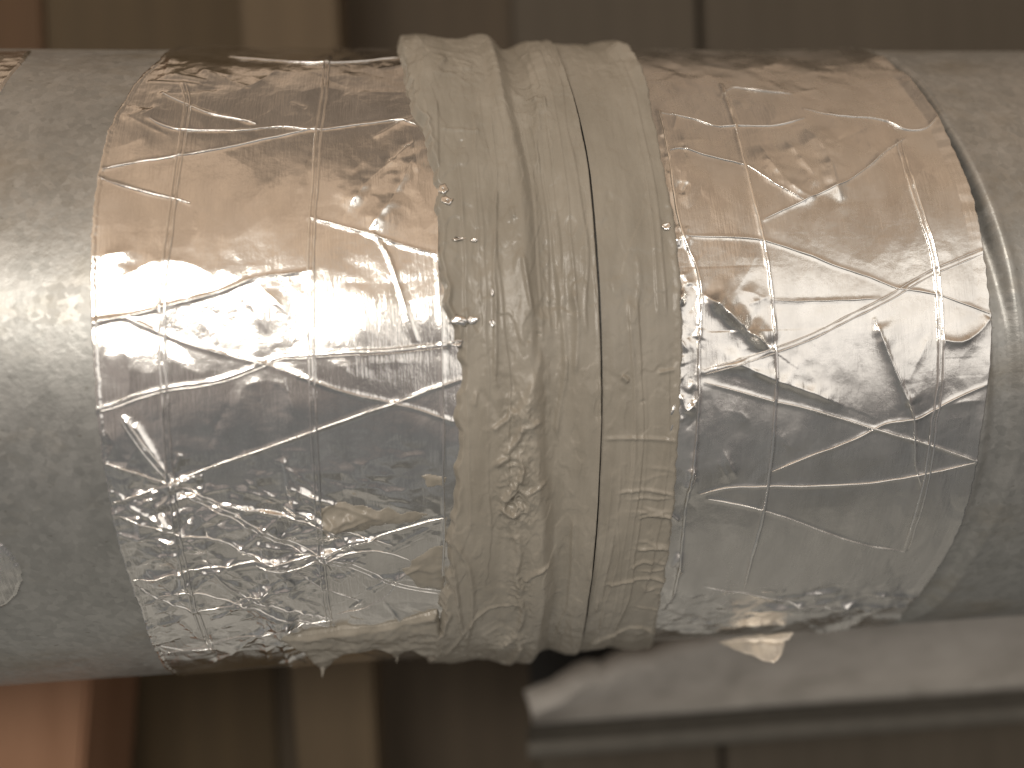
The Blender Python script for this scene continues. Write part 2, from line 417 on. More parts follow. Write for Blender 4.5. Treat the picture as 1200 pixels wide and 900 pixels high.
# ---- left tape
L_EDGE = [(186, 72), (165, 90), (150, 110), (126, 155), (112, 215), (105, 300), (105, 360), (108, 420), (113, 480), (121, 545), (132, 610), (146, 665), (162, 710), (180, 758), (192, 782)]
L_THREADS = [
 [(215, 100), (220, 123), (213, 170), (207, 200), (200, 260), (195, 300), (191, 345), (190, 420), (193, 460), (198, 540), (203, 580), (212, 640), (222, 690), (232, 725), (250, 765)],
 [(385, 66), (381, 100), (377, 130), (372, 170), (369, 220), (366, 255), (364, 330), (365, 420), (368, 500), (372, 580), (376, 640), (380, 690), (386, 730)],
 [(270, 65), (300, 69), (340, 74), (383, 76), (430, 72), (475, 69)],
 [(175, 140), (205, 152), (262, 153), (290, 151), (330, 147), (372, 152), (420, 146), (465, 142), (487, 147)],
 [(120, 198), (160, 190), (210, 183), (262, 174), (310, 162), (372, 150)],
 [(116, 208), (140, 216), (170, 225), (205, 232), (222, 238)],
 [(190, 110), (220, 123), (245, 133), (275, 138), (300, 144)],
 [(362, 254), (390, 262), (435, 275), (470, 287), (512, 298)],
 [(438, 274), (455, 300), (470, 345), (488, 398)],
 [(105, 376), (150, 370), (190, 360), (250, 345), (300, 326), (330, 322), (365, 317)],
 [(107, 380), (140, 372), (165, 380), (200, 395), (250, 412), (310, 427), (340, 437), (400, 458), (450, 470), (490, 480), (530, 494)],
 [(112, 480), (135, 474), (190, 456), (250, 447), (300, 430), (330, 418), (355, 417), (400, 414), (450, 412), (490, 408), (525, 404)],
 [(125, 592), (160, 580), (200, 567), (240, 550), (305, 528), (362, 507), (400, 494), (430, 483), (465, 472), (500, 458), (540, 445)],
 [(145, 490), (165, 520), (195, 555), (205, 568), (240, 590), (280, 608), (310, 625), (370, 650), (420, 668), (470, 688), (518, 696)],
 [(120, 540), (150, 550), (190, 564), (225, 575), (260, 592), (300, 598), (350, 608), (400, 622), (460, 640)],
 [(150, 682), (180, 678), (220, 668), (260, 664), (300, 658), (340, 655), (380, 647), (420, 636), (470, 620), (520, 606)],
 [(140, 604), (170, 614), (210, 624), (250, 630), (290, 648), (330, 662), (380, 690), (420, 705)],
 [(158, 686), (185, 702), (225, 715), (260, 712), (290, 700), (320, 690)],
 [(185, 700), (220, 693), (260, 702), (300, 712), (350, 727), (386, 735)],
 [(187, 768), (220, 762), (260, 752), (300, 743), (320, 740), (350, 733), (390, 727)],
 [(180, 757), (215, 763), (252, 760)],
 [(240, 655), (270, 690), (310, 708), (350, 718), (395, 728)],
 [(300, 662), (335, 668), (380, 655), (420, 647), (450, 648), (480, 658)],
 [(392, 722), (430, 712), (455, 698), (466, 682), (468, 668)],
 [(514, 200), (513, 260), (513, 320), (517, 380), (518, 430), (520, 500), (519, 560), (521, 620), (518, 680)],
]
L_RIDGES = [  # (points, half width, height, options): wrinkles of the foil
 ([(128, 352), (140, 330), (165, 312), (195, 305), (230, 312), (262, 332)], .0016, .0005),
 ([(135, 385), (150, 420), (150, 460), (140, 478)], .0012, .0004),
 ([(270, 362), (285, 350), (300, 365), (315, 395)], .0018, .0005),
 ([(300, 330), (320, 350), (345, 375)], .0014, .0004),
 ([(285, 500), (282, 460), (300, 448), (330, 450), (345, 480), (340, 520)], .0016, .0005),
 ([(240, 540), (252, 500), (272, 465)], .002, -.0005),
 ([(290, 520), (300, 555), (315, 575)], .0016, .0005),
 ([(345, 540), (350, 570), (360, 590)], .0014, .0005),
 ([(405, 250), (430, 215), (460, 190), (490, 165)], .0026, .0012, dict(taper=.2)),
 ([(430, 272), (455, 240), (475, 205), (487, 180)], .0026, .0013, dict(taper=.2)),
 ([(395, 235), (410, 205), (440, 175)], .0022, .0005),
 ([(482, 150), (488, 190), (490, 230)], .0014, .0008),
 ([(340, 250), (352, 215), (366, 165)], .0016, .0006),
 ([(270, 260), (300, 230), (330, 200)], .0018, .0004),
 ([(225, 240), (232, 270), (220, 290)], .001, .0004),
 ([(130, 150), (160, 140), (190, 122)], .002, .0006),
 ([(125, 175), (150, 170), (180, 155)], .002, .0005),
 ([(185, 117), (200, 106)], .0008, .0007),
 ([(190, 100), (208, 60)], .0015, .0008),
 ([(280, 105), (300, 98), (330, 80)], .001, .0004),
 ([(110, 300), (140, 297), (160, 290)], .0012, .0006),
 ([(120, 500), (135, 520), (120, 545)], .0012, .0006),
 ([(150, 495), (178, 540), (200, 567)], .0011, .0007, dict(taper=0)),
 ([(160, 500), (190, 545), (205, 570)], .0008, .0006, dict(taper=0)),
 ([(205, 568), (225, 620), (235, 660)], .0012, .0006),
 ([(165, 520), (150, 545), (165, 570)], .0012, .0006),
 ([(395, 330), (450, 332), (515, 325)], .004, -.0004),
 ([(370, 435), (440, 425), (520, 425)], .0022, .0003),
]
for _ in range(170):                      # the crushed lower part of the left tape: long straight folds
    x, y = random.uniform(140, 420), random.uniform(575, 765); a = random.choice((-.55, -.2, .15, .45, 1.35)) + random.uniform(-.2, .2); l = random.uniform(14, 60)
    L_RIDGES.append(([(x - l * math.cos(a), y - l * math.sin(a)), (x + random.uniform(-3, 3), y + random.uniform(-5, 5)), (x + l * math.cos(a), y + l * math.sin(a))],
                     random.uniform(.0006, .0018), random.uniform(-.0008, .0011), dict(sharp=True)))
for _ in range(34):                       # long fine pleats crossing the crushed part
    x, y = random.uniform(150, 460), random.uniform(590, 740); a = random.choice((-.5, -.28, .1, .38, .6)) + random.uniform(-.12, .12); l = random.uniform(40, 110)
    L_RIDGES.append(([(max(130, x - l * math.cos(a)), min(770, y - l * math.sin(a))), (x, y + random.uniform(-4, 4)), (x + l * math.cos(a), min(770, y + l * math.sin(a)))], random.uniform(.0004, .0007), random.uniform(.0003, .0007), dict(sharp=True, taper=.2)))
for px_, py_, n_ in ((203, 570, 9), (378, 652, 11), (212, 668, 8), (325, 660, 8)):   # folds fanning out of pinched crossings
    for _ in range(n_):
        a = random.uniform(0, 6.28); l = random.uniform(25, 75)
        L_RIDGES.append(([(px_, py_), (px_ + l * .5 * math.cos(a), py_ + l * .45 * math.sin(a)), (px_ + l * math.cos(a + .12), py_ + l * .8 * math.sin(a + .12))], random.uniform(.0006, .0012), random.uniform(.0003, .0008), dict(sharp=True, taper=.05)))
for _ in range(24):                       # pinched wrinkles along the top
    x, y = random.uniform(150, 470), random.uniform(75, 150); a = random.uniform(-.5, .5); l = random.uniform(10, 35)
    L_RIDGES.append(([(x - l * math.cos(a), y - l * math.sin(a)), (x + l * math.cos(a), y + l * math.sin(a))], random.uniform(.0007, .0015), random.uniform(-.0004, .0006), dict(sharp=True)))
def left_fn(X, V):
    low = sstep(.014, .034, -V) * sstep(.010, -.006, X - .35 * (-V - .03))   # more crushed towards the bottom left
    top = sstep(.045, .085, V)
    return (foil_base(X, V, 20, .0006, .00010, .000012) + low * sstep(-.103, -.085, V) * .0007 * crumple(X * .6 + V * .25, V, 30, 150) + top * .00030 * crumple(X, V, 34, 90)
            + .00035 * blob(X, V, 300, 560, .012, .012) * crumple(X, V, 38, 110))
for k, t in enumerate(L_THREADS): L_RIDGES.append((t, .0006, .00030 if k < 2 else .00018, dict(taper=0, sharp=False)))
ltape = thing('foil_tape', (-.045, 0, -R), 'wide crumpled silver foil tape, heavily creased, on the left side of the grey sealant', 'tape', 'wide foil tape bands')
XL, TL, HL, FL = build_tape(edge_fn(L_EDGE), lambda t: np.full_like(t, .014), .090, left_fn, L_RIDGES, 1)
link('foil', cyl_mesh('foil', XL, TL, HL, closed=True), FOIL, ltape)
def threads(lst, field, parent, doubles, seed0, ring_n=1):
    for i, t in enumerate(lst):
        p = duct_pts(t)
        offs = (-.00062, .00062) if i in doubles else (0,)
        for o in offs:
            q = smooth(p, .003); d = np.gradient(q, axis=0); d /= np.linalg.norm(d, axis=1)[:, None]
            q = q + np.stack([-d[:, 1], d[:, 0]], -1) * o
            thin = .75 if len(offs) == 2 else 1
            strand('scrim_thread', q, field, THREAD, parent, w=(.00027 if i > ring_n else .00042) * thin, h=(.00024 if i > ring_n else .00062) * thin, seed=seed0 + i + o * 1000)
threads(L_THREADS, FL, ltape, (0, 1, 11, 13), 1)

# ---- right tape
R_EDGE = [(1030, 66), (1050, 82), (1075, 108), (1097, 137), (1118, 180), (1137, 225), (1152, 290), (1160, 340), (1163, 390), (1158, 450), (1150, 510), (1142, 560), (1125, 620), (1100, 668), (1070, 705), (1045, 730)]
R_THREADS = [
 [(845, 100), (862, 145), (870, 180), (880, 225), (890, 265), (895, 290), (902, 330), (905, 360), (908, 410), (909, 450), (907, 500), (902, 550), (896, 590), (890, 620), (880, 655), (872, 690)],
 [(772, 130), (783, 180), (790, 230), (802, 280), (815, 310), (821, 345), (819, 400), (818, 440), (817, 490), (812, 540), (806, 575), (802, 610), (797, 650), (788, 700)],
 [(1053, 165), (1065, 210), (1082, 260), (1095, 300), (1100, 340), (1102, 400), (1100, 460), (1095, 490), (1090, 530), (1085, 560), (1075, 600), (1062, 645)],
 [(845, 112), (860, 103), (890, 107), (928, 112)],
 [(775, 133), (810, 138), (840, 147), (870, 147), (910, 147), (942, 140)],
 [(942, 129), (975, 136), (1010, 138), (1040, 143), (1060, 152), (1085, 150), (1099, 136)],
 [(783, 178), (800, 175), (830, 183), (875, 194), (905, 215), (940, 236)],
 [(895, 258), (950, 232), (1000, 208), (1040, 176), (1060, 163)],
 [(802, 276), (840, 277), (880, 280), (900, 284), (950, 300), (975, 310), (1020, 325), (1050, 337), (1100, 345), (1160, 368)],
 [(905, 352), (930, 353), (980, 352), (1030, 350)],
 [(825, 436), (860, 426), (880, 420), (910, 410), (950, 395), (1000, 370), (1040, 350), (1060, 338), (1095, 318), (1150, 295)],
 [(825, 448), (870, 460), (905, 470), (950, 480), (1000, 495), (1050, 510), (1100, 525), (1145, 541)],
 [(820, 579), (850, 572), (900, 570), (960, 570), (1020, 565), (1070, 557), (1110, 550), (1145, 541)],
 [(905, 553), (950, 535), (1000, 515), (1040, 495), (1075, 490), (1120, 466), (1157, 450)],
 [(1025, 375), (1035, 405), (1050, 440), (1062, 470), (1070, 490), (1072, 540), (1078, 570)],
 [(830, 585), (900, 600), (1000, 635), (1060, 648)],
 [(825, 688), (870, 696), (930, 705), (990, 712)],
]
R_RIDGES = [
 ([(821, 343), (845, 364), (872, 388), (906, 412)], .0011, .0034, dict(fold=.55, taper=.22)),
 ([(826, 437), (865, 428), (905, 445), (950, 460), (992, 477)], .0014, .0013, dict(fold=.6, taper=.2)),
 ([(1025, 378), (1037, 408), (1052, 442), (1066, 478)], .0011, .0010, dict(fold=.4)),
 ([(1103, 398), (1125, 401), (1145, 390), (1160, 372)], .0013, .0010, dict(taper=.05)),
 ([(1098, 480), (1130, 470), (1158, 470)], .0014, .0009),
 ([(1092, 385), (1080, 412), (1064, 445)], .0012, .0005),
 ([(942, 150), (965, 175), (975, 205), (985, 240)], .003, .0014, dict(taper=.2)),
 ([(890, 168), (905, 195), (935, 225), (960, 235)], .003, .0013, dict(taper=.2)),
 ([(920, 165), (945, 195), (962, 222)], .0026, .0009, dict(taper=.2)),
 ([(820, 215), (822, 240), (812, 270)], .0014, -.0006),
 ([(800, 150), (803, 180), (806, 230), (815, 280)], .0016, .0006),
 ([(855, 345), (870, 330), (890, 290)], .0012, .0004),
 ([(865, 340), (885, 345), (905, 355)], .0012, .0006),
 ([(875, 358), (890, 352), (905, 345)], .0010, .0006),
 ([(845, 525), (855, 545), (865, 563)], .0010, .0008),
 ([(838, 535), (848, 552), (856, 568)], .0008, .0006),
 ([(845, 480), (870, 485), (882, 500)], .0016, .0005),
 ([(912, 500), (920, 520), (940, 528)], .0018, .0005),
 ([(1060, 230), (1080, 200), (1100, 215)], .0018, .0006),
 ([(1010, 165), (1030, 180), (1020, 195)], .0014, .0006),
 ([(800, 490), (815, 470), (822, 440)], .0014, .0009),
 ([(795, 590), (808, 555), (815, 520)], .0014, .0009),
 ([(1000, 395), (1010, 440), (1000, 490)], .0014, -.0003),
 ([(1055, 630), (1052, 655), (1048, 680)], .0012, -.0006),
]
for _ in range(55):
    x, y = random.uniform(800, 1060), random.uniform(690, 742); a = random.uniform(-.35, .25); l = random.uniform(12, 45)
    R_RIDGES.append(([(x - l * math.cos(a), y - l * math.sin(a)), (x + l * math.cos(a), y + l * math.sin(a))], random.uniform(.0006, .0014), random.uniform(-.0009, .0014), dict(taper=.2)))
for _ in range(75):                       # pinches beside the sealant
    y = random.uniform(140, 730); x = 800 + random.uniform(-8, 24) - 30 * abs(y - 420) / 320; a = random.uniform(.6, 2.4); l = random.uniform(6, 16)
    R_RIDGES.append(([(x - l * math.cos(a), y - l * math.sin(a)), (x + l * math.cos(a), y + l * math.sin(a))], random.uniform(.0006, .001), random.uniform(-.0006, .0010), dict(taper=.25)))
for _ in range(22):
    x, y = random.uniform(800, 1080), random.uniform(75, 190); a = random.uniform(-.5, .6); l = random.uniform(10, 30)
    R_RIDGES.append(([(x - l * math.cos(a), y - l * math.sin(a)), (x + l * math.cos(a), y + l * math.sin(a))], random.uniform(.0008, .0016), random.uniform(-.0004, .0006)))
def right_fn(X, V):
    low = sstep(.07, .085, -V) * sstep(-.108, -.092, V); top = sstep(.05, .085, V)
    return foil_base(X, V, 60, .0006, .00008, .00001) + low * .0006 * crumple(X, V, 70, 130) + top * .0004 * crumple(X, V, 74, 80)
for k, t in enumerate(R_THREADS): R_RIDGES.append((t, .0006, .00030 if k < 3 else .00018, dict(taper=0, sharp=False)))
rtape = thing('foil_tape', (.10, 0, -R), 'wide silver foil tape with crossing threads and a loose corner, right of the grey sealant', 'tape', 'wide foil tape bands')
XR, TR, HR, FR = build_tape(lambda t: np.full_like(t, .048), edge_fn(R_EDGE), .097, right_fn, R_RIDGES, 2, lambda t: .0007 * sstep(.1, .4, t) * sstep(1.0, .8, t))
link('foil', cyl_mesh('foil', XR, TR, HR, closed=True), FOIL2, rtape)
threads(R_THREADS, FR, rtape, (2, 10), 100, 2)

# ------------------------------------------------------------------ mastic
ML = edge_fn([(466, 66), (475, 100), (487, 140), (510, 200), (513, 260), (515, 330), (524, 372), (536, 410), (539, 450), (534, 500), (532, 560), (525, 610), (523, 680), (516, 720), (508, 748), (500, 775)], R + .001)
MS = edge_fn([(650, 55), (655, 70), (672, 115), (690, 200), (699, 300), (704, 400), (705, 480), (702, 560), (697, 640), (690, 700), (680, 755), (675, 770)], R + .0022)
MR = edge_fn([(738, 62), (757, 95), (765, 130), (775, 175), (785, 225), (792, 265), (797, 310), (800, 350), (801, 400), (800, 450), (798, 500), (795, 550), (790, 600), (785, 650), (775, 700), (768, 735), (764, 765)], R + .001)
VAL = edge_fn([(590, 60), (600, 100), (615, 180), (628, 260), (635, 340), (638, 430), (642, 520), (648, 610), (650, 700), (640, 760)], R + .0025)

def strokes(X, V, n, seed, xa, xb, wr, hr_):
    """overlapping brush strokes laid round the duct, each with a wavy lip"""
    g = np.random.default_rng(seed); out = np.zeros_like(X)
    for i in range(n):
        xc = g.uniform(xa, xb); w = g.uniform(*wr); v0 = g.uniform(-.12, .10); v1 = v0 + g.uniform(.03, .12); h = g.uniform(*hr_)
        c = xc + .0016 * perlin(V[:, :1] * 22, V[:, :1] * 0 + i, seed + 1); hw = w * (1 + .25 * perlin(V[:, :1] * 60, V[:, :1] * 0 + i + 50, seed + 2))
        d = np.abs(X - c) - hw
        end = sstep(0, .004, V - v0) * sstep(0, .004, v1 - V)
        m = sstep(.0004, -.0003, d) * end
        lip = np.exp(-((d + .0004) / .00035) ** 2) * end * .00016
        out = np.maximum(out, h * m + lip)
    return out
def mastic_grid(xl, xr, prof, step=.00026):
    ts = np.arange(-TD, TD, step / R); rows = np.concatenate([ts, np.linspace(TD, 2 * np.pi - TD, 70)[:-1]])
    tt = np.where(rows > np.pi, rows - 2 * np.pi, rows)
    a, b = xl(tt), xr(tt); nc = int(np.max(b - a) / step)
    u = np.linspace(0, 1, nc); X = a[:, None] + (b - a)[:, None] * u[None]; T = np.broadcast_to(rows[:, None], X.shape); V = np.broadcast_to(tt[:, None], X.shape) * R
    return X, T, V, prof(X, V)
def terrace(X, V, seed, n):
    q = perlin(X * 90, V * 26, seed) * n + perlin(X * 300, V * 160, seed + 1) * .45 + 20
    f = q - np.floor(q); return np.floor(q) - 20 + sstep(.40, .54, f)
def prof_left(X, V):
    t = V / R; xl, xs, xv = ML(t), MS(t), VAL(t)
    rag = .0012 * perlin(V * 110, V * 0 + 3.3, 41) + .0008 * perlin(V * 330, V * 0 + 1.3, 42)
    rag = rag - .0012 * np.clip(perlin(V * 200, V * 0 + 9.3, 40) - .25, 0, 1)
    dl = X - xl - rag; dv = X - xv - .0008 * perlin(V * 40, V * 0 + 7, 43); ds = xs - X
    top = sstep(.04, .095, V)
    body = .0021 + .0006 * perlin(X * 60, V * 16, 44) + .0003 * perlin(X * 130, V * 28, 45)
    body += top * .0024 * np.exp(-((dl - .007) / .009) ** 2)
    body += .0014 * np.exp(-((dv + .0035) / .0035) ** 2)                      # raised ridge left of the valley
    body -= .0019 * sstep(-.0034, .0006, dv) * sstep(.010, .0015, dv)          # step down into it
    body += .0004 * sstep(.004, .008, dv)
    H = body * sstep(-.0002, .0016, dl) + .0009 * np.exp(-((dl - .0014 - .0006 * perlin(V * 90, V * 0 + 2, 39)) / .0009) ** 2) * sstep(-.2, .5, perlin(V * 45, V * 0 + 5, 38))
    H += strokes(X, V, 10, 50, .004, .046, (.0012, .0045), (.00012, .0005)) * sstep(0, .002, dl)
    H += (.00005 * perlin(X * 700, V * 22, 46) + .00007 * perlin(X * 380, V * 70, 47)) * (.5 + perlin(X * 60, V * 40, 48)) + .00012 * perlin(X * 260, V * 210, 49)
    H += .00022 * terrace(X, V, 150, 2.0) * sstep(0, .003, dl) + .00010 * terrace(X * 1.7, V * 2.2, 154, 1.4) + .00018 * sstep(.1, .6, perlin(X * 70, V * 40, 158)) * (1 - np.abs(perlin(X * 280, V * 190, 159)) * 2)
    for bx, by, rx, ry, am in ((606, 560, .0045, .014, .0011), (600, 590, .004, .006, .0008), (596, 745, .005, .007, .0012), (606, 690, .003, .010, .0007), (545, 95, .003, .010, .0004), (628, 130, .004, .010, .0005), (612, 480, .005, .006, .0005)):
        rg = (1 - np.abs(perlin(X * 330 + V * 90, V * 250, 141)) * 2.2) * .6 + (1 - np.abs(perlin(X * 700, V * 600, 142)) * 2) * .3
        H += am * blob(X, V, bx, by, rx, ry) * rg
    H += sstep(-.1, .45, perlin(X * 95, V * 70, 143)) * .00014 * sstep(.0, .3, perlin(X * 330, V * 110, 144))
    for pts, w, h, kw in M_RIDGES: add_ridge(H, X, V, pts, w, h, **dict(kw, sharp=False))
    for bx, by, rx, ry, am in ((560, 58, .0045, .014, .0016), (487, 66, .0022, .006, .0016), (605, 72, .004, .012, -.0010), (500, 150, .004, .02, .0006), (545, 765, .005, .010, .0008), (600, 770, .006, .008, .0010)): H += am * blob(X, V, bx, by, rx, ry)
    H = np.where(dl < -.0006, -.0006, H)
    H += .00025 * np.exp(-((ds - .0006) / .0004) ** 2)
    return np.where(ds < .00018, .0002, H)
def prof_right(X, V):
    t = V / R; xs, xr = MS(t), MR(t)
    rag = .0005 * perlin(V * 180, V * 0 + 3.9, 51) + .0003 * perlin(V * 500, V * 0 + 1.1, 52)
    dr = xr - X + rag; ds = X - xs
    H = .0019 + .0005 * perlin(X * 70, V * 16, 54) + .0003 * perlin(X * 180, V * 30, 55) - .0006 * sstep(.002, .016, ds)
    H += sstep(.05, .095, V) * .0016 * np.exp(-((dr - .003) / .004) ** 2)
    H += .00035 * np.exp(-((dr - .0012) / .0009) ** 2)
    H *= sstep(-.0003, .0009, dr)
    H += strokes(X, V, 7, 60, .046, .066, (.0012, .005), (.0001, .00035)) * sstep(0, .0015, dr)
    H += (.00005 * perlin(X * 700, V * 22, 56) + .00007 * perlin(X * 380, V * 70, 57)) * (.5 + perlin(X * 60, V * 40, 58)) + .00010 * perlin(X * 260, V * 210, 59)
    H += .00014 * terrace(X, V, 160, 1.6) * sstep(0, .002, dr) + .00008 * terrace(X * 1.7, V * 2.2, 164, 1.3) + .00014 * sstep(.1, .6, perlin(X * 70, V * 40, 168)) * (1 - np.abs(perlin(X * 280, V * 190, 169)) * 2)
    for pts, w, h, kw in M_RIDGES: add_ridge(H, X, V, pts, w, h, **dict(kw, sharp=False))
    for bx, by, rx, ry, am in ((722, 66, .0028, .005, .0018), (745, 90, .0016, .004, .0010), (755, 105, .0014, .004, .0008), (742, 764, .004, .006, .0010), (768, 760, .003, .005, .0012), (712, 762, .004, .006, -.0008)): H += am * blob(X, V, bx, by, rx, ry)
    H = np.where(dr < -.0006, -.0006, H)
    return np.where(ds < .00018, .0002, H)
K = dict
M_RIDGES = [
 ([(598, 498), (612, 475), (628, 440), (636, 400), (630, 360)], .0011, .0012, K(fold=-.5)),
 ([(575, 502), (590, 492), (605, 478)], .0007, .0008, K()),
 ([(560, 455), (580, 480), (590, 500)], .0008, -.0003, K()),
 ([(574, 545), (588, 535), (605, 530), (612, 545), (606, 560), (594, 575), (588, 590), (600, 598), (612, 590)], .0008, .0012, K()),
 ([(590, 530), (606, 510), (610, 498)], .0008, .0010, K()),
 ([(612, 575), (630, 565), (640, 560)], .0006, .0008, K()),
 ([(606, 500), (625, 495), (632, 490)], .0007, .0007, K()),
 ([(600, 615), (608, 640), (603, 665), (612, 690)], .0010, .0011, K()),
 ([(612, 675), (628, 660), (645, 655)], .0007, .0009, K()),
 ([(575, 748), (590, 745), (605, 735), (608, 750), (595, 765), (575, 770)], .0011, .0013, K()),
 ([(604, 690), (612, 710), (604, 735)], .0009, .0009, K()),
 ([(525, 620), (545, 650), (552, 680), (552, 720), (545, 745)], .0007, .0007, K()),
 ([(528, 640), (535, 690), (542, 740)], .0006, .0006, K()),
 ([(580, 270), (578, 320), (580, 360), (579, 450)], .0006, .0006, K()),
 ([(610, 300), (618, 345), (624, 375)], .0006, .0008, K()),
 ([(655, 310), (658, 370), (662, 430), (655, 480), (650, 520)], .0007, .0007, K()),
 ([(668, 340), (675, 380), (672, 440)], .0007, .0006, K()),
 ([(600, 105), (615, 120), (630, 125), (628, 160), (632, 210)], .0010, .0008, K()),
 ([(570, 60), (585, 110), (600, 160), (610, 210)], .0016, .0010, K()),
 ([(510, 82), (520, 85), (512, 100), (535, 98)], .0010, .0005, K()),
 ([(515, 158), (540, 160), (565, 162)], .0006, .0004, K()),
 ([(520, 760), (560, 715), (610, 700)], .0006, .0005, K()),
 ([(690, 750), (705, 742), (725, 735), (750, 730), (770, 738)], .0007, .0009, K()),
 ([(705, 680), (735, 676), (760, 673), (785, 680)], .0006, .0007, K()),
 ([(745, 642), (765, 638), (785, 640)], .0006, .0008, K()),
 ([(738, 662), (752, 655), (765, 657)], .0006, .0006, K()),
 ([(745, 605), (770, 600), (788, 605)], .0005, .0006, K()),
 ([(706, 513), (740, 512), (795, 516)], .0005, .0005, K()),
 ([(720, 575), (750, 572), (790, 578)], .0005, .0005, K()),
 ([(770, 437), (790, 433)], .0005, .0005, K()),
 ([(727, 440), (735, 447)], .0006, .0008, K()),
 ([(740, 390), (748, 330), (744, 300)], .0007, .0003, K()),
 ([(540, 170), (542, 180)], .0007, -.0006, K()),
]
for _ in range(16):                       # small cracks drawn into the right rim of the sealant
    y = random.uniform(540, 765); x1 = 790 - 25 * max(0, y - 560) / 200; l = random.uniform(14, 60); w = random.uniform(-6, 4)
    M_RIDGES.append(([(x1 - l, y + w), (x1 - l * .6, y + random.uniform(-4, 4)), (x1 - l * .3, y + random.uniform(-4, 4)), (x1 + 4, y + random.uniform(-3, 3))], random.uniform(.00035, .0006), random.uniform(.00015, .0004), K(taper=.3)))
for _ in range(26):                       # flecks and dragged nibs in the paste
    x, y = random.uniform(530, 790), random.uniform(90, 740); l = random.uniform(4, 22); a = 1.57 + random.uniform(-.35, .35)
    M_RIDGES.append(([(x, y), (x + l * math.cos(a), y + l * math.sin(a))], random.uniform(.0004, .0007), random.uniform(-.0004, .0006), K(taper=.3)))
seal = thing('mastic_sealant', (.02, 0, -R), 'thick greyish beige brushed mastic sealant around the duct joint between both foil tapes', 'sealant')
lo = lambda t: ML(t) - .0028; hi = lambda t: MS(t) - .00005
X, T, V, H = mastic_grid(lo, hi, prof_left); link('coat', cyl_mesh('coat', X, T, H, closed=True), MASTIC, seal)
lo = lambda t: MS(t) + .00035; hi = lambda t: MR(t) + .0022
X, T, V, H = mastic_grid(lo, hi, prof_right); link('coat', cyl_mesh('coat', X, T, H, closed=True), MASTIC, seal)

def smear(pts, th, seed, field):
    p = duct_pts(pts); x0, x1 = p[:, 0].min() - .003, p[:, 0].max() + .003; v0, v1 = max(p[:, 1].min() - .003, -TD * R + .001), p[:, 1].max() + .003
    xs = np.arange(x0, x1, .0003); vs = np.arange(v0, v1, .0003); X, V = np.meshgrid(xs, vs)
    am = .0003 if seed == 80 else .0010; wx = X + am * perlin(X * 300, V * 300, seed); wv = V + am * perlin(X * 300, V * 300, seed + 1)
    d, _, _ = seg_dist(wx, wv, np.vstack([p, p[:1]])); d = np.where(in_poly(wx, wv, p), d, -d)
    H = field(X.reshape(-1), V.reshape(-1) / R).reshape(X.shape)
    if seed == 80: H = np.maximum(H * .3 + .0009, .0011)
    H = np.where(d > -.0004, H + th * sstep(-.0004, .0012, d) * (.9 + .5 * perlin(X * 120, V * 190, seed + 2) + .15 * perlin(X * 500, V * 400, seed + 3)) + .00002, H - (.0030 if seed == 80 else .0006))
    link('smear', cyl_mesh('smear', X, V / R, H), MASTIC, seal)
smear([(325, 744), (360, 742), (400, 735), (440, 732), (480, 724), (512, 716), (520, 745), (515, 766), (478, 757), (467, 761), (463, 768), (459, 759), (440, 756), (415, 758), (395, 766), (380, 778), (370, 774), (355, 758)], .0014, 80, FL)
smear([(375, 598), (400, 590), (440, 598), (480, 600), (500, 604), (478, 612), (440, 616), (410, 622), (382, 620)], .0003, 84, FL)
smear([(474, 668), (490, 655), (518, 640), (520, 692), (495, 690)], .0004, 88, FL)
smear([(494, 560), (505, 558), (522, 562), (520, 568), (500, 568)], .0004, 92, FL)

def drip(px0, py0, px1, py1, r0, Y):
    a, b = on_plane(px0, py0, Y), on_plane(px1, py1, Y)
    n = 14; rows = []
    for i in range(n):
        u = i / (n - 1); c = a + (b - a) * u; r = r0 * ((1 - u) ** 2.2 * .85 + .13 * (1 - .6 * u)) * (1 if i < n - 1 else .1)
        rows.append([[c[0] + r * math.cos(k) + .0006 * math.sin(u * 3), c[1] + r * .7 * math.sin(k), c[2]] for k in np.linspace(0, 2 * np.pi, 12, endpoint=False)])
    P = np.array(rows).transpose(1, 0, 2); uv = np.stack([P[..., 0] * 10, P[..., 2] * 10], -1)
    link('drip', grid_mesh('drip', P, uv, closed_rows=True, flip=True), MASTIC, seal)
drip(374, 768, 377, 794, .0034, -.046)
drip(462, 757, 464, 777, .0024, -.047)

def fleck(px_, py_, w, h, seed, lift=.0022):
    """a shred of foil left showing on the sealant"""
    g = np.random.default_rng(seed); n = 9; k = np.sort(g.uniform(0, 2 * np.pi, n)); r = g.uniform(.55, 1, n)
    x, t = on_duct(px_, py_, R + lift); c = np.array([[x, t * R]])
    p = c + np.stack([1.35 * w * r * np.cos(k), 1.35 * h * r * np.sin(k)], -1)
    P = np.zeros((4, n, 3)); pf = prof_right if px_ > 705 else prof_left
    for i, f in enumerate((1, .7, .4, .02)):
        q = c + (p - c) * f; hq = pf(q[:, :1], q[:, 1:2])[:, 0]
        top = max(np.percentile(hq, 70), .0005) + .00025; P[i] = cyl(q[:, 0], q[:, 1] / R, np.full(n, top) + .00012 * np.sin(k * 2 + seed) * f)
    P = P.transpose(1, 0, 2); uv = np.stack([P[..., 0] * 10, P[..., 2] * 10], -1)
    o = link('foil_fleck', grid_mesh('foil_fleck', P, uv, closed_rows=True), THREAD, seal)
    sm = o.modifiers.new('thick', 'SOLIDIFY'); sm.thickness = .0002
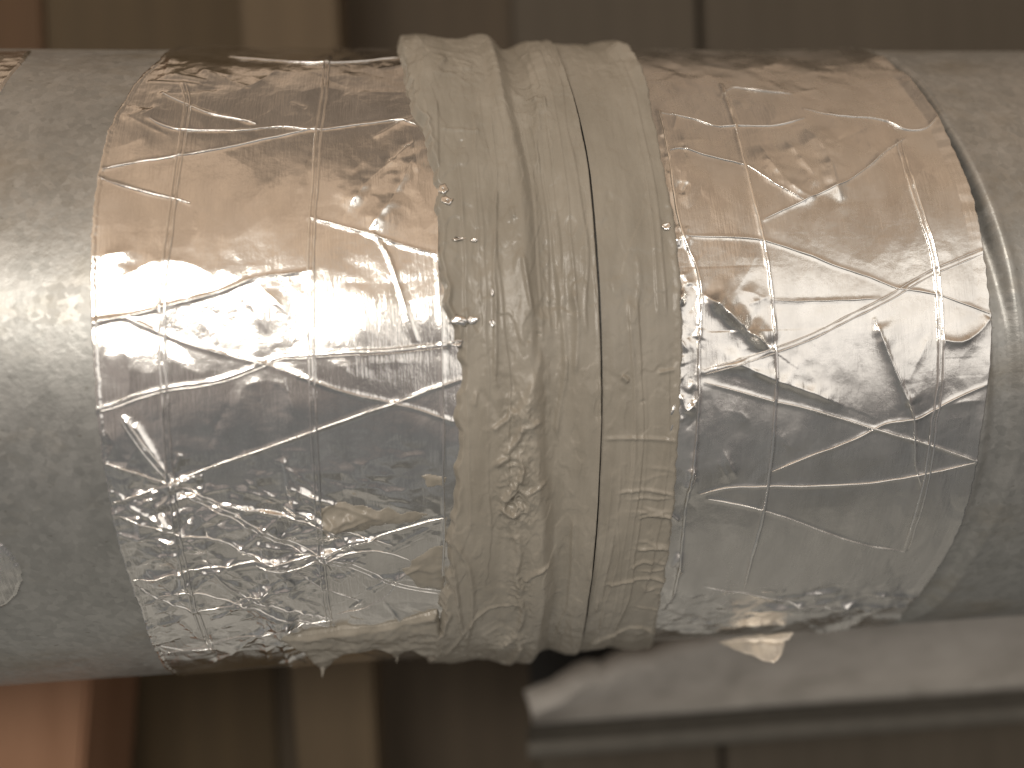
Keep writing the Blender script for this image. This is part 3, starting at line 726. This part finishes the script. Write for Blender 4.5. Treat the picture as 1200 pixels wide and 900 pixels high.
for a in ((540, 376, .0022, .0014, 1, .0030), (553, 374, .0016, .0008, 2, .0034), (536, 402, .0018, .0008, 3, .0026), (519, 222, .0010, .0012, 4, .0018), (524, 236, .0012, .0013, 5, .0018),
          (540, 277, .0016, .0006, 6, .0034), (555, 278, .001, .0005, 7, .0036), (577, 378, .0007, .0010, 8, .0044), (577, 340, .0005, .0010, 9, .0044), (782, 263, .0010, .0009, 10, .0026)):
    fleck(*a)

# loose corner of the right tape
def flap():
    Y = -.052; c = lambda x, y, dy: on_plane(x, y, Y + dy)
    A, B, C_, D = c(842, 752, .006), c(880, 744, .002), c(931, 741, -.003), c(908, 779, -.010)
    n = 22; P = np.zeros((n, n, 3))
    for i in range(n):
        for j in range(n):
            u, w = i / (n - 1), j / (n - 1)
            top_ = A + (B - A) * min(1, u * 2.0) + (C_ - B) * max(0, u * 2 - 1)
            bot_ = A + (D - A) * u
            q = top_ + (bot_ - top_) * w
            q = q + np.array([0, .0016 * math.exp(-((w - .35) / .06) ** 2) * u - .0012 * math.sin(u * 5) * w, 0])
            P[i, j] = q
    P[..., 1] += .0011 * tri(P[..., 0] * 260, P[..., 2] * 260, 401) * np.linspace(0, 1, n)[:, None]; P[..., 2] += .0005 * perlin(P[..., 0] * 500, P[..., 0] * 0, 402)
    m, nt, b = new_mat('foil_backing'); b.inputs['Base Color'].default_value = (.78, .72, .63, 1); b.inputs['Metallic'].default_value = .55; b.inputs['Roughness'].default_value = .38
    nt.links.new(bump(nt, noise(nt, objmap(nt, (220, 220, 220)), 1.0, 4), .4, .0006), b.inputs['Normal'])
    me = grid_mesh('loose_corner', P, np.stack([P[..., 0] * 10, P[..., 2] * 10], -1))
    ob = link('loose_corner', me, m, rtape); ob['label'] = 'loose pale triangular corner of foil hanging below the duct'
    s = ob.modifiers.new('thick', 'SOLIDIFY'); s.thickness = .0003
flap()

# ------------------------------------------------------------------ foil scraps on the bare duct
def scrap(name, pts, th, seed, label, mat):
    p = duct_pts(pts); x0, x1 = p[:, 0].min(), p[:, 0].max(); v0, v1 = p[:, 1].min(), p[:, 1].max()
    xs = np.arange(x0 - .001, x1 + .001, .0004); vs = np.arange(v0 - .001, v1 + .001, .0004); X, V = np.meshgrid(xs, vs)
    d, _, _ = seg_dist(X, V, np.vstack([p, p[:1]])); d = np.where(in_poly(X, V, p), d, -d)
    H = .0004 + .0003 * perlin(X * 90, V * 90, seed) + .0002 * perlin(X * 300, V * 300, seed + 1)
    H = np.where(d > 0, H, -.0004)
    o = link(name, cyl_mesh(name, X, V / R, H), mat); tag(o, label, 'tape'); return o
sp = [(-40, 612), (0, 640), (12, 652), (22, 668), (24, 682), (18, 698), (6, 710), (-40, 730)]
scrap('foil_patch', sp, .0004, 120, 'small rounded silver foil patch at the left rim, low on the bare duct', FOIL2)
scrap('tape_end', [(-60, 60), (36, 58), (26, 70), (14, 84), (0, 104), (-60, 150)], .0004, 124, 'pale foil tape end at the top left corner of the bare duct', FOIL2)

# ------------------------------------------------------------------ pale panel below the right of the duct
def panel():
    root = thing('grey_panel', tuple(on_plane(900, 835, .13)), 'pale grey panel with a ragged slanting end shaped after the duct shadow, below the right side of the duct', 'panel')
    m, nt, b = new_mat('panel_grey'); n = noise(nt, objmap(nt, (30, 30, 60)), 1.0, 6, .7)
    nt.links.new(ramp(nt, n, [(.3, (.33, .31, .28)), (.5, (.47, .445, .41)), (.7, (.56, .535, .495))]), b.inputs['Base Color']); b.inputs['Roughness'].default_value = .8
    nt.links.new(bump(nt, n, .5, .002), b.inputs['Normal'])
    Y0, Y1 = .105, .135
    low = [(618, 850), (760, 840), (900, 829), (1050, 819), (1200, 808), (1400, 794)]
    up = [(624, 838), (660, 822), (690, 800), (712, 803), (735, 786), (768, 782), (800, 766), (830, 762), (870, 742), (1000, 720), (1400, 670)]  # ragged end traces the duct's shadow edge; the shadow is built into the outline
    def strip(name, top, bot, Ya, Yb, th, mat):
        n = 90; xs = np.linspace(top[0][0], 1400, n)
        yt = np.interp(xs, *zip(*top)); yb = np.interp(xs, *zip(*bot))
        rows = []
        for u in np.linspace(0, 1, 24):
            rows.append([on_plane(x, a + (c - a) * u, Ya + (Yb - Ya) * (1 - u)) for x, a, c in zip(xs, yt, yb)])
        P = np.array(rows)
        P[..., 1] += .0006 * perlin(P[..., 0] * 40, P[..., 2] * 40, 140)
        P[0, :, 2] += .0012 * perlin(xs * .08, xs * 0, 141)
        me = grid_mesh(name, P, np.stack([P[..., 0] * 10, P[..., 2] * 10], -1), flip=True); o = link(name, me, mat, root)
        s = o.modifiers.new('thick', 'SOLIDIFY'); s.thickness = th; s.offset = -1
        return o
    strip('face', up, low, Y1, Y0, .012, m)
    m2 = wood_mat('panel_edge_shade', (.085, .079, .066), (.12, .111, .094))  # shade on the panel's lower edge, put into a darker colour
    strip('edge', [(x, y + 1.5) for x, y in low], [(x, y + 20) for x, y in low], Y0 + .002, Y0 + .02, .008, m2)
    m3, _, b3 = new_mat('duct_shadow'); b3.inputs['Base Color'].default_value = (.03, .029, .027, 1); b3.inputs['Roughness'].default_value = .85  # dark sheet standing in for the duct's shadow on the panel
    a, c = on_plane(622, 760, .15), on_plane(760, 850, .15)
    box_obj('shadow_sheet', ((a[0] + c[0]) / 2 + .05, .155, (a[2] + c[2]) / 2 + .02), (abs(c[0] - a[0]) + .1, .008, abs(c[2] - a[2]) + .04), m3, root)
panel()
